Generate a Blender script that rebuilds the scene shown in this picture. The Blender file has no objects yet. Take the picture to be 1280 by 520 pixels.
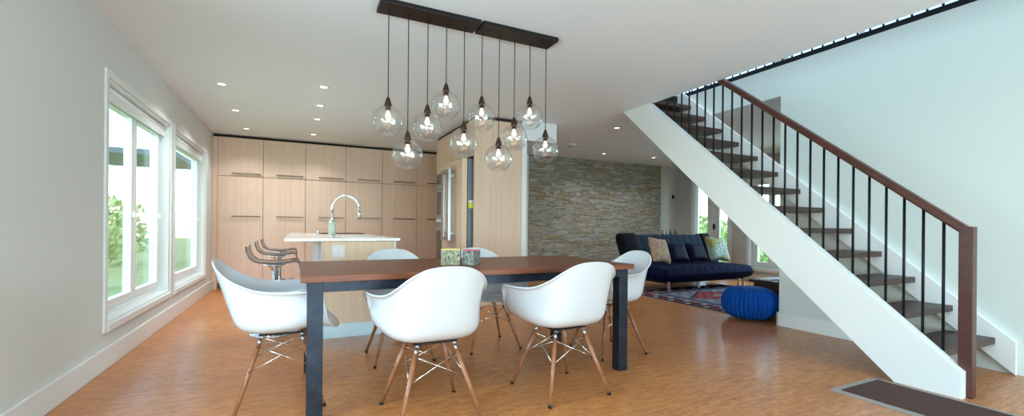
import bpy, bmesh, math, random
from mathutils import Vector, Matrix
random.seed(7)
PI = math.pi
S = bpy.context.scene
COL = S.collection

# ------------------------------------------------------------------ camera
F_PX, YAW, ROLL, CAM_H = 547.0, .4555, .009, 1.0
fw = Vector((math.sin(YAW), math.cos(YAW), 0)); rt = Vector((math.cos(YAW), -math.sin(YAW), 0)); up = Vector((0, 0, 1))
r2 = rt * math.cos(ROLL) + up * math.sin(ROLL); u2 = -rt * math.sin(ROLL) + up * math.cos(ROLL)
cd = bpy.data.cameras.new('camera'); cam = bpy.data.objects.new('camera', cd); COL.objects.link(cam)
cd.sensor_width = 36; cd.sensor_fit = 'HORIZONTAL'; cd.lens = F_PX / 1280 * 36
cd.shift_y = 24.3 / 1280; cd.clip_start = .05; cd.clip_end = 300
M = Matrix((r2, u2, -fw)).transposed().to_4x4(); M.translation = (0, 0, CAM_H); cam.matrix_world = M
S.camera = cam

# ------------------------------------------------------------------ world, light, exposure
S.view_settings.view_transform = 'Standard'; S.view_settings.look = 'None'
S.view_settings.gamma = 1; S.view_settings.use_curve_mapping = False
S.view_settings.exposure = -0.22
W = bpy.data.worlds.new('sky'); S.world = W; W.use_nodes = True
wn = W.node_tree; wn.nodes.clear()
sky = wn.nodes.new('ShaderNodeTexSky'); sky.sky_type = 'NISHITA'; sky.sun_disc = False
sky.sun_elevation = math.radians(48); sky.sun_rotation = math.radians(200); sky.air_density = 1.1; sky.dust_density = .8
bg = wn.nodes.new('ShaderNodeBackground'); bg.inputs[1].default_value = .8
wo = wn.nodes.new('ShaderNodeOutputWorld'); wn.links.new(sky.outputs[0], bg.inputs[0]); wn.links.new(bg.outputs[0], wo.inputs[0])
S.cycles.max_bounces = 10; S.cycles.diffuse_bounces = 6; S.cycles.glossy_bounces = 4; S.cycles.transparent_max_bounces = 24
S.cycles.use_denoising = True; S.cycles.sample_clamp_indirect = 6; S.cycles.caustics_refractive = False; S.cycles.caustics_reflective = False

def area(name, loc, target, sx, sy, power, color=(1, 1, 1)):
    d = bpy.data.lights.new(name, 'AREA'); d.shape = 'RECTANGLE'; d.size = sx; d.size_y = sy; d.energy = power; d.color = color
    o = bpy.data.objects.new(name, d); COL.objects.link(o); o.location = loc
    o.rotation_euler = (Vector(target) - Vector(loc)).to_track_quat('-Z', 'Y').to_euler(); return o
# daylight lamps outside the glazing behind and beside the camera, plus added fill lamps
area('daylight_rear_glazing', (1.7, -4.35, 1.6), (1.7, 0, 1.5), 5.2, 2.0, 90, (.66, .84, 1))
area('ceiling_fill', (1.7, -4.8, .1), (1.7, -1.0, 2.4), 5.2, 1.6, 980, (.66, .84, 1))  # added lamp aimed upward to brighten the ceiling; there is no terrace
area('daylight_left_glazing', (-1.75, 1.2, 1.5), (0, 1.2, 1.9), 3.0, 1.6, 330, (.68, .86, 1))
area('stairwell_fill', (3.6, 2.0, 5.6), (4.0, 2.2, 2.0), 2.4, 3.6, 40, (.88, 1, .97))  # added lamp over the stairwell, tinted to tone the stair wall
area('daylight_living_glazing', (8.6, 4.5, 1.7), (6.2, 4.7, 0.2), 1.7, 1.3, 190, (.68, .86, 1))

# ------------------------------------------------------------------ materials
def lin(c):
    return tuple((x / 255 / 12.92) if x / 255 <= .04045 else ((x / 255 + .055) / 1.055) ** 2.4 for x in c) + (1,)
MATS = {}
def mat(name, rgb=(200, 200, 200), rough=.5, metal=0, spec=.5, coat=0, emit=None, estr=0, sheen=0):
    m = bpy.data.materials.new(name); m.use_nodes = True; MATS[name] = m
    b = m.node_tree.nodes['Principled BSDF']
    b.inputs['Base Color'].default_value = lin(rgb); b.inputs['Roughness'].default_value = rough
    b.inputs['Metallic'].default_value = metal; b.inputs['Specular IOR Level'].default_value = spec
    b.inputs['Coat Weight'].default_value = coat; b.inputs['Coat Roughness'].default_value = .08
    b.inputs['Sheen Weight'].default_value = sheen
    if emit: b.inputs['Emission Color'].default_value = lin(emit); b.inputs['Emission Strength'].default_value = estr
    return m
def nd(m, t, **k):
    n = m.node_tree.nodes.new(t)
    for a, v in k.items(): setattr(n, a, v)
    return n
def lk(m, a, b): m.node_tree.links.new(a, b)
def bs(m): return m.node_tree.nodes['Principled BSDF']
def coords(m, scale=(1, 1, 1), rot=(0, 0, 0)):
    t = nd(m, 'ShaderNodeTexCoord'); mp = nd(m, 'ShaderNodeMapping')
    mp.inputs['Scale'].default_value = scale; mp.inputs['Rotation'].default_value = rot
    lk(m, t.outputs['Object'], mp.inputs[0]); return mp.outputs[0]
def noise(m, vec, scale=5, detail=4, rough=.6, dist=0):
    n = nd(m, 'ShaderNodeTexNoise'); n.inputs['Scale'].default_value = scale; n.inputs['Detail'].default_value = detail
    n.inputs['Roughness'].default_value = rough; n.inputs['Distortion'].default_value = dist
    if vec: lk(m, vec, n.inputs['Vector'])
    return n.outputs['Fac']
def ramp(m, fac, stops):
    r = nd(m, 'ShaderNodeValToRGB'); e = r.color_ramp.elements
    while len(e) < len(stops): e.new(.5)
    for i, (p, c) in enumerate(stops): e[i].position = p; e[i].color = lin(c)
    lk(m, fac, r.inputs[0]); return r.outputs[0]
def mix(m, fac, a, b, mode='MIX'):
    x = nd(m, 'ShaderNodeMix', data_type='RGBA', blend_type=mode)
    if isinstance(fac, (int, float)): x.inputs[0].default_value = fac
    else: lk(m, fac, x.inputs[0])
    for s, v in ((6, a), (7, b)):
        if isinstance(v, tuple): x.inputs[s].default_value = lin(v)
        else: lk(m, v, x.inputs[s])
    return x.outputs[2]
def bump(m, fac, strength=.2, dist=.01):
    b = nd(m, 'ShaderNodeBump'); b.inputs['Strength'].default_value = strength; b.inputs['Distance'].default_value = dist
    lk(m, fac, b.inputs['Height']); lk(m, b.outputs[0], bs(m).inputs['Normal']); return b
def wood(name, stops, scale, rough=.45, coat=0, spec=.4, bm=.05, wide=None):
    m = mat(name, (128, 128, 128), rough, coat=coat, spec=spec)
    f = noise(m, coords(m, scale), 1, 5, .65, .6)
    c = ramp(m, f, stops)
    f2 = noise(m, coords(m, tuple(x * 5 for x in scale)), 1, 3, .6)
    c = mix(m, .35, c, ramp(m, f2, [(.3, stops[0][1]), (.7, stops[-1][1])]))
    lk(m, c, bs(m).inputs['Base Color']); bump(m, f2, bm, .004); return m

# paint, plaster
m = mat('wall_paint', (214, 216, 212), .7, spec=.25); bump(m, noise(m, coords(m), 90, 3), .04, .003)
m = mat('ceiling_paint', (234, 238, 242), .85, spec=.15); bump(m, noise(m, coords(m), 60, 3), .03, .003)
m = mat('stair_wall_paint', (212, 221, 216), .7, spec=.2); bump(m, noise(m, coords(m), 90, 3), .04, .003)
m = mat('living_wall_shaded', (196, 194, 190), .7, spec=.2); bump(m, noise(m, coords(m), 90, 3), .04, .003)  # darker copy of the wall paint: living room shade put into the colour
mat('white_trim', (228, 231, 229), .38)
mat('window_vinyl', (232, 238, 236), .3)
mat('gap_shade', (40, 26, 20), .8)  # near-black colour that paints the shade inside cabinet gaps
# floor: cork / strand planks with short streaks
m = mat('cork_floor', (185, 125, 75), .34, coat=.12, spec=.45)
f1 = noise(m, coords(m, (6, 58, 1)), 1, 5, .75, 1.0)
f2 = noise(m, coords(m, (13, 34, 1)), 1, 4, .7, 1.2)
f3 = noise(m, coords(m, (.9, 1.3, 1)), 1, 2)
c = ramp(m, f1, [(.34, (104, 50, 20)), (.45, (176, 104, 50)), (.55, (204, 132, 70)), (.68, (232, 172, 108))])
c = mix(m, .4, c, ramp(m, f2, [(.34, (112, 54, 22)), (.5, (196, 122, 62)), (.68, (232, 174, 110))]))
c = mix(m, .22, c, ramp(m, f3, [(.3, (166, 104, 58)), (.7, (206, 148, 96))]))
br = nd(m, 'ShaderNodeTexBrick'); lk(m, coords(m, (1, 1, 1)), br.inputs[0])
br.inputs['Color1'].default_value = (1, 1, 1, 1); br.inputs['Color2'].default_value = (.90, .89, .87, 1); br.inputs['Mortar'].default_value = (.62, .55, .5, 1)
br.inputs['Scale'].default_value = 1; br.inputs['Mortar Size'].default_value = .0012; br.inputs['Brick Width'].default_value = .92; br.inputs['Row Height'].default_value = .30
c = mix(m, .8, c, br.outputs[0], 'MULTIPLY')
lk(m, c, bs(m).inputs['Base Color']); bump(m, f1, .05, .002)
# cabinets etc
wood('pale_ash', [(.2, (206, 174, 148)), (.5, (220, 191, 166)), (.8, (229, 204, 182))], (26, 26, .9), .42, bm=.03)
wood('pale_ash_door', [(.2, (206, 174, 150)), (.5, (219, 190, 167)), (.8, (228, 203, 183))], (24, 24, .8), .4, bm=.03)
wood('island_ash', [(.2, (212, 182, 150)), (.5, (225, 198, 168)), (.8, (234, 212, 186))], (26, 26, .9), .42, bm=.03)
wood('walnut_table', [(.25, (70, 34, 22)), (.5, (112, 60, 40)), (.75, (152, 94, 64))], (1.2, 26, 26), .4, coat=.04, spec=.3, bm=.03)
wood('walnut_leg', [(.25, (104, 60, 38)), (.5, (144, 90, 58)), (.8, (176, 122, 84))], (40, 40, 5), .35, coat=.2)
wood('dark_tread', [(.25, (38, 25, 20)), (.5, (62, 43, 36)), (.8, (92, 68, 58))], (2, 40, 40), .42)
wood('handrail_wood', [(.25, (50, 24, 18)), (.5, (74, 38, 29)), (.8, (96, 54, 42))], (30, 3, 30), .35, coat=.2)
wood('espresso_wood', [(.25, (30, 17, 14)), (.5, (46, 26, 22)), (.8, (62, 38, 32))], (3, 3, 30), .4)
mat('countertop_quartz', (232, 230, 224), .18, coat=.3)
mat('toe_steel', (178, 196, 202), .3, metal=.55)
mat('toe_dark', (120, 112, 108), .5, metal=.3)
mat('handle_bronze', (116, 92, 78), .38, metal=.8)
mat('outlet_white', (226, 224, 222), .4)
mat('chrome', (225, 228, 230), .08, metal=1)
mat('smoked_rim', (104, 106, 112), .15, metal=.8)
mat('brushed_steel', (176, 184, 188), .28, metal=1)
mat('oven_glass', (42, 38, 38), .08, coat=.6)
mat('cooktop_glass', (20, 17, 17), .6, spec=.1)
mat('fridge_side', (104, 112, 124), .4, metal=.3)
mat('gasket', (60, 56, 52), .6)
m = mat('table_steel', (52, 58, 70), .42, metal=.55, spec=.5)
lk(m, ramp(m, noise(m, coords(m), 14, 4), [(.3, (24, 28, 38)), (.7, (44, 51, 64))]), bs(m).inputs['Base Color'])
mat('shell_plastic', (203, 207, 211), .16, coat=.5, spec=.5)
mat('shell_grey', (205, 208, 210), .2, coat=.3)
mat('black_steel', (22, 22, 25), .4, metal=.5)
mat('rail_black', (8, 11, 16), .5, spec=.3)
mat('canopy_bronze', (36, 28, 27), .4, metal=.5)
mat('socket_bronze', (70, 50, 42), .35, metal=.75)
mat('cord_black', (34, 30, 30), .6)
mat('bulb_glow', (255, 232, 205), .3, emit=(255, 222, 190), estr=2.6)
mat('lens_glow', (255, 240, 220), .4, emit=(255, 238, 214), estr=3.2)
mat('grey_vent', (170, 168, 166), .6)
mat('leaf', (70, 92, 60), .6)
mat('terracotta', (150, 96, 70), .7)
mat('sponge_green', (186, 198, 180), .7)
mat('sticker_yellow', (214, 214, 40), .6); mat('paper_white', (222, 224, 226), .7)
mat('yellow_rim', (216, 200, 96), .6); mat('red_rim', (206, 70, 70), .6)
mat('doormat_brown', (72, 42, 34), .8); mat('mat_edge', (150, 146, 142), .5)
mat('black_switch', (40, 40, 42), .5)

def thin_glass(name, tint=(250, 252, 252), ior=4.0, k=.5, rough=0.0, wavy=0, base=.05):
    m = bpy.data.materials.new(name); m.use_nodes = True; n = m.node_tree; n.nodes.clear()
    o = n.nodes.new('ShaderNodeOutputMaterial'); t = n.nodes.new('ShaderNodeBsdfTransparent'); t.inputs[0].default_value = lin(tint)
    g = n.nodes.new('ShaderNodeBsdfGlossy'); g.inputs['Roughness'].default_value = rough
    fr = n.nodes.new('ShaderNodeLayerWeight'); pw = n.nodes.new('ShaderNodeMath'); pw.operation = 'POWER'; pw.inputs[1].default_value = ior
    n.links.new(fr.outputs['Facing'], pw.inputs[0])
    mu = n.nodes.new('ShaderNodeMath'); mu.operation = 'MULTIPLY_ADD'; mu.inputs[1].default_value = k; mu.inputs[2].default_value = base; mu.use_clamp = True
    mx = n.nodes.new('ShaderNodeMixShader'); n.links.new(pw.outputs[0], mu.inputs[0]); n.links.new(mu.outputs[0], mx.inputs[0])
    n.links.new(t.outputs[0], mx.inputs[1]); n.links.new(g.outputs[0], mx.inputs[2]); n.links.new(mx.outputs[0], o.inputs[0])
    if wavy:
        no = n.nodes.new('ShaderNodeTexNoise'); no.inputs['Scale'].default_value = 14; no.inputs['Detail'].default_value = 1
        tc = n.nodes.new('ShaderNodeTexCoord'); n.links.new(tc.outputs['Object'], no.inputs['Vector'])
        bp = n.nodes.new('ShaderNodeBump'); bp.inputs['Strength'].default_value = wavy; bp.inputs['Distance'].default_value = .02
        n.links.new(no.outputs[0], bp.inputs['Height']); n.links.new(bp.outputs[0], g.inputs['Normal'])
    MATS[name] = m; return m
thin_glass('window_glass', (246, 251, 250), 4, .5)
thin_glass('globe_glass', (252, 253, 254), 2.4, .45, .05, .6, .17)
thin_glass('acrylic', (206, 208, 213), 3, .6, .02, 0, .10)

def attr_mat(name, rough=.8, bumpy=0, scale=60, sheen=0, mul=None):
    m = mat(name, (128, 128, 128), rough, spec=.2, sheen=sheen); a = nd(m, 'ShaderNodeVertexColor', layer_name='col')
    c = a.outputs[0]
    f = noise(m, coords(m), scale, 4, .7)
    if mul: c = mix(m, mul, c, ramp(m, f, [(.3, (120, 112, 100)), (.7, (255, 252, 246))]), 'MULTIPLY')
    lk(m, c, bs(m).inputs['Base Color'])
    if bumpy: bump(m, f, bumpy, .01)
    return m
attr_mat('ledger_stone', .85, .6, 45, mul=.45)
attr_mat('rug_wool', .95, .4, 120, mul=.5)
def speckled(name, base, a, b, scale=60, rough=.7):
    m = mat(name, base, rough, spec=.3); v = noise(m, coords(m), scale, 2, .6)
    lk(m, ramp(m, v, [(.36, a), (.42, base), (.58, base), (.64, b)]), bs(m).inputs['Base Color']); return m
speckled('terrazzo_green', (136, 134, 108), (56, 68, 70), (166, 164, 144))
speckled('terrazzo_tan', (196, 168, 128), (110, 96, 84), (220, 204, 172))
speckled('terrazzo_grey', (118, 120, 114), (48, 52, 54), (160, 158, 146))
def fabric(name, a, b, scale=40, rough=.9, sheen=.0, bm=.3):
    m = mat(name, a, rough, spec=.15, sheen=sheen); v = noise(m, coords(m), scale, 4, .7)
    lk(m, ramp(m, v, [(.35, a), (.65, b)]), bs(m).inputs['Base Color']); bump(m, v, bm, .004); return m
fabric('navy_velvet', (5, 10, 36), (10, 22, 64), 9, .95, .0)
fabric('slate_cloth', (30, 42, 56), (50, 64, 80), 30, .9)
fabric('black_velvet', (5, 7, 14), (12, 15, 28), 12, .7)
fabric('navy_cushion', (4, 8, 28), (10, 20, 52), 10, .7, .0)
fabric('tan_pattern', (148, 120, 98), (206, 182, 156), 26)
m = mat('green_pattern', (150, 150, 110), .9, spec=.15)
v = noise(m, coords(m), 30, 3, .7); v2 = noise(m, coords(m, (3.2, 3.2, 3.2)), 1, 2)
c = mix(m, ramp(m, v2, [(.42, (0, 0, 0)), (.58, (255, 255, 255))]), ramp(m, v, [(.4, (128, 122, 60)), (.6, (186, 178, 120))]), ramp(m, v, [(.4, (126, 150, 150)), (.6, (196, 208, 200))]))
lk(m, c, bs(m).inputs['Base Color'])
fabric('pouf_knit', (6, 66, 150), (12, 84, 172), 60, .85, .0, .05)
fabric('lawn_green', (150, 176, 110), (190, 206, 140), 3, .9)
fabric('foliage_green', (130, 164, 92), (206, 226, 156), 2.5, .8)
mat('bark', (92, 74, 58), .9)
mat('porch_teal', (84, 120, 128), .6)

# ------------------------------------------------------------------ mesh helpers
class MB:
    def __init__(s): s.v = []; s.f = []; s.c = []; s.sm = []
    def box(s, x0, y0, z0, x1, y1, z1, col=None, rot=0, about=None):
        b = len(s.v)
        P_ = [(x0, y0, z0), (x1, y0, z0), (x1, y1, z0), (x0, y1, z0), (x0, y0, z1), (x1, y0, z1), (x1, y1, z1), (x0, y1, z1)]
        if rot:
            ax, ay = about or ((x0 + x1) / 2, (y0 + y1) / 2); c_, s_ = math.cos(rot), math.sin(rot)
            P_ = [(ax + (x - ax) * c_ - (y - ay) * s_, ay + (x - ax) * s_ + (y - ay) * c_, z) for x, y, z in P_]
        s.v += P_
        for q in ((0, 3, 2, 1), (4, 5, 6, 7), (0, 1, 5, 4), (1, 2, 6, 5), (2, 3, 7, 6), (3, 0, 4, 7)):
            s.f.append(tuple(b + i for i in q)); s.c.append(col); s.sm.append(False)
        return s
    def tube(s, pts, r, n=10, closed=False, caps=True):
        pts = [Vector(p) for p in pts]; N = len(pts); b = len(s.v); rs = r if isinstance(r, (list, tuple)) else [r] * N
        prev = None
        for i, p in enumerate(pts):
            if closed: t = (pts[(i + 1) % N] - pts[i - 1]).normalized()
            else: t = (pts[min(i + 1, N - 1)] - pts[max(i - 1, 0)]).normalized()
            if prev is None: a = t.orthogonal().normalized()
            else: a = (prev - t * prev.dot(t)).normalized()
            prev = a; bb = t.cross(a)
            for k in range(n):
                q = 2 * PI * k / n; s.v.append(tuple(p + (a * math.cos(q) + bb * math.sin(q)) * rs[i]))
        for i in range(N if closed else N - 1):
            j = (i + 1) % N
            for k in range(n):
                s.f.append((b + i * n + k, b + i * n + (k + 1) % n, b + j * n + (k + 1) % n, b + j * n + k)); s.c.append(None); s.sm.append(True)
        if caps and not closed:
            s.f.append(tuple(b + k for k in reversed(range(n)))); s.c.append(None); s.sm.append(False)
            s.f.append(tuple(b + (N - 1) * n + k for k in range(n))); s.c.append(None); s.sm.append(False)
        return s
    def lathe(s, prof, n=32, c=(0, 0, 0)):
        b = len(s.v)
        for r, z in prof:
            for k in range(n):
                q = 2 * PI * k / n; s.v.append((c[0] + r * math.cos(q), c[1] + r * math.sin(q), c[2] + z))
        for i in range(len(prof) - 1):
            for k in range(n):
                s.f.append((b + i * n + k, b + i * n + (k + 1) % n, b + (i + 1) * n + (k + 1) % n, b + (i + 1) * n + k)); s.c.append(None); s.sm.append(True)
        return s
    def poly(s, pts, x0, x1, axis='x'):
        """prism: polygon pts in (y,z) extruded along x, or (x,y) along z"""
        b = len(s.v); n = len(pts)
        for e in (x0, x1):
            for p, q in pts: s.v.append((e, p, q) if axis == 'x' else (p, e, q) if axis == 'y' else (p, q, e))
        s.f.append(tuple(b + i for i in range(n))); s.f.append(tuple(b + n + i for i in reversed(range(n))))
        s.c += [None, None]; s.sm += [False, False]
        for i in range(n):
            s.f.append((b + i, b + n + i, b + n + (i + 1) % n, b + (i + 1) % n)); s.c.append(None); s.sm.append(False)
        return s
    def grid(s, fn, nu, nv, wrap=False, colfn=None, flip=False):
        b = len(s.v)
        for j in range(nv + 1):
            for i in range(nu if wrap else nu + 1): s.v.append(tuple(fn(i / nu, j / nv)))
        w = nu if wrap else nu + 1
        for j in range(nv):
            for i in range(nu):
                q = (b + j * w + i, b + j * w + (i + 1) % w, b + (j + 1) * w + (i + 1) % w, b + (j + 1) * w + i)
                s.f.append(q[::-1] if flip else q); s.c.append(colfn((i + .5) / nu, (j + .5) / nv) if colfn else None); s.sm.append(True)
        return s
    def build(s, name, m, parent=None, loc=None, rz=0, bevel=0, smooth=None, subsurf=0, solid=0, fixn=True):
        me = bpy.data.meshes.new(name); me.from_pydata(s.v, [], s.f)
        for p, k in zip(me.polygons, s.sm): p.use_smooth = k if smooth is None else smooth
        if any(c is not None for c in s.c):
            a = me.color_attributes.new('col', 'FLOAT_COLOR', 'CORNER'); i = 0
            for p in me.polygons:
                c = lin(s.c[p.index] or (128, 128, 128))
                for _ in p.loop_indices: a.data[i].color = c; i += 1
        if fixn:
            bm = bmesh.new(); bm.from_mesh(me); bmesh.ops.recalc_face_normals(bm, faces=bm.faces); bm.to_mesh(me); bm.free()
        me.materials.append(MATS[m] if isinstance(m, str) else m)
        o = bpy.data.objects.new(name, me); COL.objects.link(o)
        if parent is not None: o.parent = parent
        if loc is not None: o.location = loc
        if rz: o.rotation_euler.z = rz
        if solid: q = o.modifiers.new('solid', 'SOLIDIFY'); q.thickness = solid; q.offset = 0
        if bevel: q = o.modifiers.new('bevel', 'BEVEL'); q.width = bevel; q.segments = 2; q.limit_method = 'ANGLE'; q.angle_limit = .6
        if subsurf: q = o.modifiers.new('sub', 'SUBSURF'); q.levels = subsurf; q.render_levels = subsurf
        return o
def tag(o, label=None, cat=None, group=None, kind=None):
    if label: o['label'] = label
    if cat: o['category'] = cat
    if group: o['group'] = group
    if kind: o['kind'] = kind
    return o
def empty(name, loc, label, cat, group=None, rz=0):
    o = bpy.data.objects.new(name, None); COL.objects.link(o); o.location = loc; o.rotation_euler.z = rz; o.empty_display_size = .1
    return tag(o, label, cat, group)
def struct(name, mb, m, parent=None, label=None, cat=None, **k):
    o = mb.build(name, m, parent, **k); o['kind'] = 'structure'
    if parent is None: tag(o, label or None, cat or name.split('_')[0])
    return o
def bx(*a, **k): return MB().box(*a, **k)
def copy_tree(o, parent=None):
    c = o.copy(); COL.objects.link(c)
    if parent is not None: c.parent = parent
    for ch in o.children: copy_tree(ch, c)
    return c

# ------------------------------------------------------------------ room shell
H = 2.42; H2 = 2.72; XL = -1.19; YR = -4.0; YB = 8.75; XR = 7.95; XW = 4.53; XO = 3.60; ROOF = 5.3
struct('floor', bx(XL - .15, YR - .15, -.12, XR + .15, YB + .1, 0), 'cork_floor', label='orange brown cork floor with fine streaks across the whole room', cat='floor')
cb = MB(); cb.box(XL - .15, YR - .15, H, XO, YB + .1, H2); cb.box(XO, 4.25, H, XR + .15, YB + .1, H2); cb.box(XW + .12, 1.5, H, XR + .15, 4.25, H2); cb.box(XO, YR - .15, H, XW, -.6, H2 - .002)
struct('ceiling', cb, 'ceiling_paint', label='flat off-white ceiling over kitchen and dining area', cat='ceiling')
def wall_x(name, x0, x1, y0, y1, z0, z1, holes, m, label):
    """wall lying along Y between x0,x1 with rectangular holes (ya,yb,za,zb)"""
    b = MB(); y = y0
    for ya, yb, za, zb in sorted(holes):
        if ya > y: b.box(x0, y, z0, x1, ya, z1)
        if za > z0: b.box(x0, ya, z0, x1, yb, za)
        if zb < z1: b.box(x0, ya, zb, x1, yb, z1)
        y = yb
    if y < y1: b.box(x0, y, z0, x1, y1, z1)
    return struct(name, b, m, label=label, cat='wall')
def wall_y(name, y0, y1, x0, x1, z0, z1, holes, m, label):
    b = MB(); x = x0
    for xa, xb, za, zb in sorted(holes):
        if xa > x: b.box(x, y0, z0, xa, y1, z1)
        if za > z0: b.box(xa, y0, z0, xb, y1, za)
        if zb < z1: b.box(xa, y0, zb, xb, y1, z1)
        x = xb
    if x < x1: b.box(x, y0, z0, x1, y1, z1)
    return struct(name, b, m, label=label, cat='wall')
W1 = (3.95, 5.62, .30, 2.02); W2 = (5.80, 7.52, .30, 2.02); W0 = (-.4, 2.2, .30, 2.02)
wall_x('wall_left', XL - .16, XL, YR, YB, 0, H, [W0, W1, W2], 'wall_paint', 'off-white wall along the left with two tall windows')
wall_y('wall_back', YB, YB + .1, XL - .16, 4.0, 0, H, [], 'wall_paint', 'white wall hidden behind the tall kitchen cabinets')
wall_y('wall_back_living', 7.52, 7.62, 3.95, XR + .1, 0, H, [], 'wall_paint', 'white back wall of the living area right of the stone')
RD = (6.12, 6.98, .02, 2.1); RW = (3.7, 5.66, .25, 2.0)
wall_x('wall_right', XR, XR + .15, 1.5, 7.6, 0, H, [RW, RD], 'living_wall_shaded', 'living room wall painted in its shaded grey, holding the glass door and a low window')
wall_y('wall_living_end', 1.4, 1.5, XW + .12, XR + .15, 0, H2, [], 'living_wall_shaded', 'living room end wall out of sight behind the stairs')
# stair wall: below the upper floor only up to the opening, above it full length
sw = MB(); sw.box(XW, YR, 0, XW + .12, 2.88, H2); sw.box(XW, 2.88, H - .02, XW + .12, 4.248, H2)
struct('wall_stair', sw, 'stair_wall_paint', label='tall pale wall running up behind the staircase', cat='wall')
wall_y('wall_rear', YR - .12, YR, XL - .16, XW + .12, 0, H, [(-.9, .9, .1, 2.25), (1.1, 2.9, .1, 2.25), (3.1, 4.3, .1, 2.25)], 'wall_paint', 'rear wall with full height glazing behind the viewer')
# upper level shell
wall_x('wall_upper_right', XR, XR + .15, YR, YB, H2, ROOF, [(-3, -.5, 3.0, 4.9), (0, 2.4, 3.0, 4.9), (2.6, 5.0, 3.0, 4.9), (5.2, 8.2, 3.0, 4.9)], 'wall_paint', 'upper floor wall with large windows seen past the railing')
wall_y('wall_upper_back', YB, YB + .1, XL, XR + .15, H2, ROOF, [(1.0, 3.2, 3.0, 4.9), (3.4, 5.6, 3.0, 4.9), (5.8, 7.8, 3.0, 4.9)], 'wall_paint', 'upper floor back wall with windows above the living area')
wall_y('wall_upper_rear', YR - .12, YR, XL, XR + .15, H2, ROOF, [], 'wall_paint', 'upper floor rear wall')
wall_x('wall_upper_left', .9, 1.0, YR, YB, H2, ROOF, [], 'wall_paint', 'upper floor inner wall')
rb = MB()
rb.box(.9, YR - .12, ROOF, 2.4, YB + .1, ROOF + .12); rb.box(4.8, YR - .12, ROOF, XR + .15, YB + .1, ROOF + .12)
rb.box(2.4, YR - .12, ROOF, 4.8, .2, ROOF + .12); rb.box(2.4, 3.8, ROOF, 4.8, YB + .1, ROOF + .12)
struct('ceiling_upper', rb, 'ceiling_paint', label='upper floor ceiling with a roof window over the stairwell', cat='ceiling')
# kitchen end column and lintel
kc = MB(); kc.box(2.66, 5.15, 0, 2.735, 5.30, H); kc.box(2.735, 5.15, 2.165, 3.195, 5.30, H)
struct('wall_kitchen_end', kc, 'white_trim', label='narrow white wall end and lintel beside the refrigerator panel', cat='wall')
struct('wall_kitchen_side', bx(2.66, 5.30, 0, 2.735, YB, H), 'wall_paint', label='white partition between the kitchen and the passage', cat='wall')
struct('wall_passage', bx(3.86, 7.45, 0, 4.0, YB, H), 'wall_paint', label='white wall closing the passage beside the stone', cat='wall')

# stacked ledger stone
sb = MB(); z = 0; tones = [(206, 198, 182), (194, 186, 168), (180, 174, 160), (214, 210, 200), (190, 190, 186), (204, 202, 196), (204, 186, 150), (176, 162, 136), (220, 216, 208), (188, 184, 174), (196, 176, 142)]
while z < H - .001:
    h = random.choice((.018, .022, .028, .036)); h = min(h, H - z)
    x = 4.0 - random.random() * .2
    while x < 7.40:
        w = random.uniform(.05, .24); xa, xb = max(x, 4.0), min(x + w, 7.40)
        if xb - xa > .01:
            d = random.uniform(0, .016); t = random.choice(tones); k = random.uniform(.80, .93)
            sb.box(xa + .0012, 7.45 - d, z + .001, xb - .0012, 7.522, z + h - .001, col=tuple(min(255, q * k) for q in t))
        x += w
    z += h
struct('wall_stone', sb, 'ledger_stone', label='stacked ledger stone feature wall in grey and tan', cat='wall')

# baseboards
struct('baseboard_left', bx(XL, YR, 0, XL + .018, 8.1, .145), 'white_trim', label='tall white baseboard under the left windows', cat='baseboard', bevel=.004)
struct('baseboard_stair', bx(XW - .018, 1.9, 0, XW, 2.895, .14).box(XW - .018, 2.88, 0, XW + .138, 2.898, .14), 'white_trim', label='white baseboard at the foot of the wall under the stairs', cat='baseboard', bevel=.003)
struct('baseboard_right', bx(XR - .018, 1.5, 0, XR, 6.05, .13), 'white_trim', label='white baseboard of the living room wall', cat='baseboard', bevel=.004)

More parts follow.
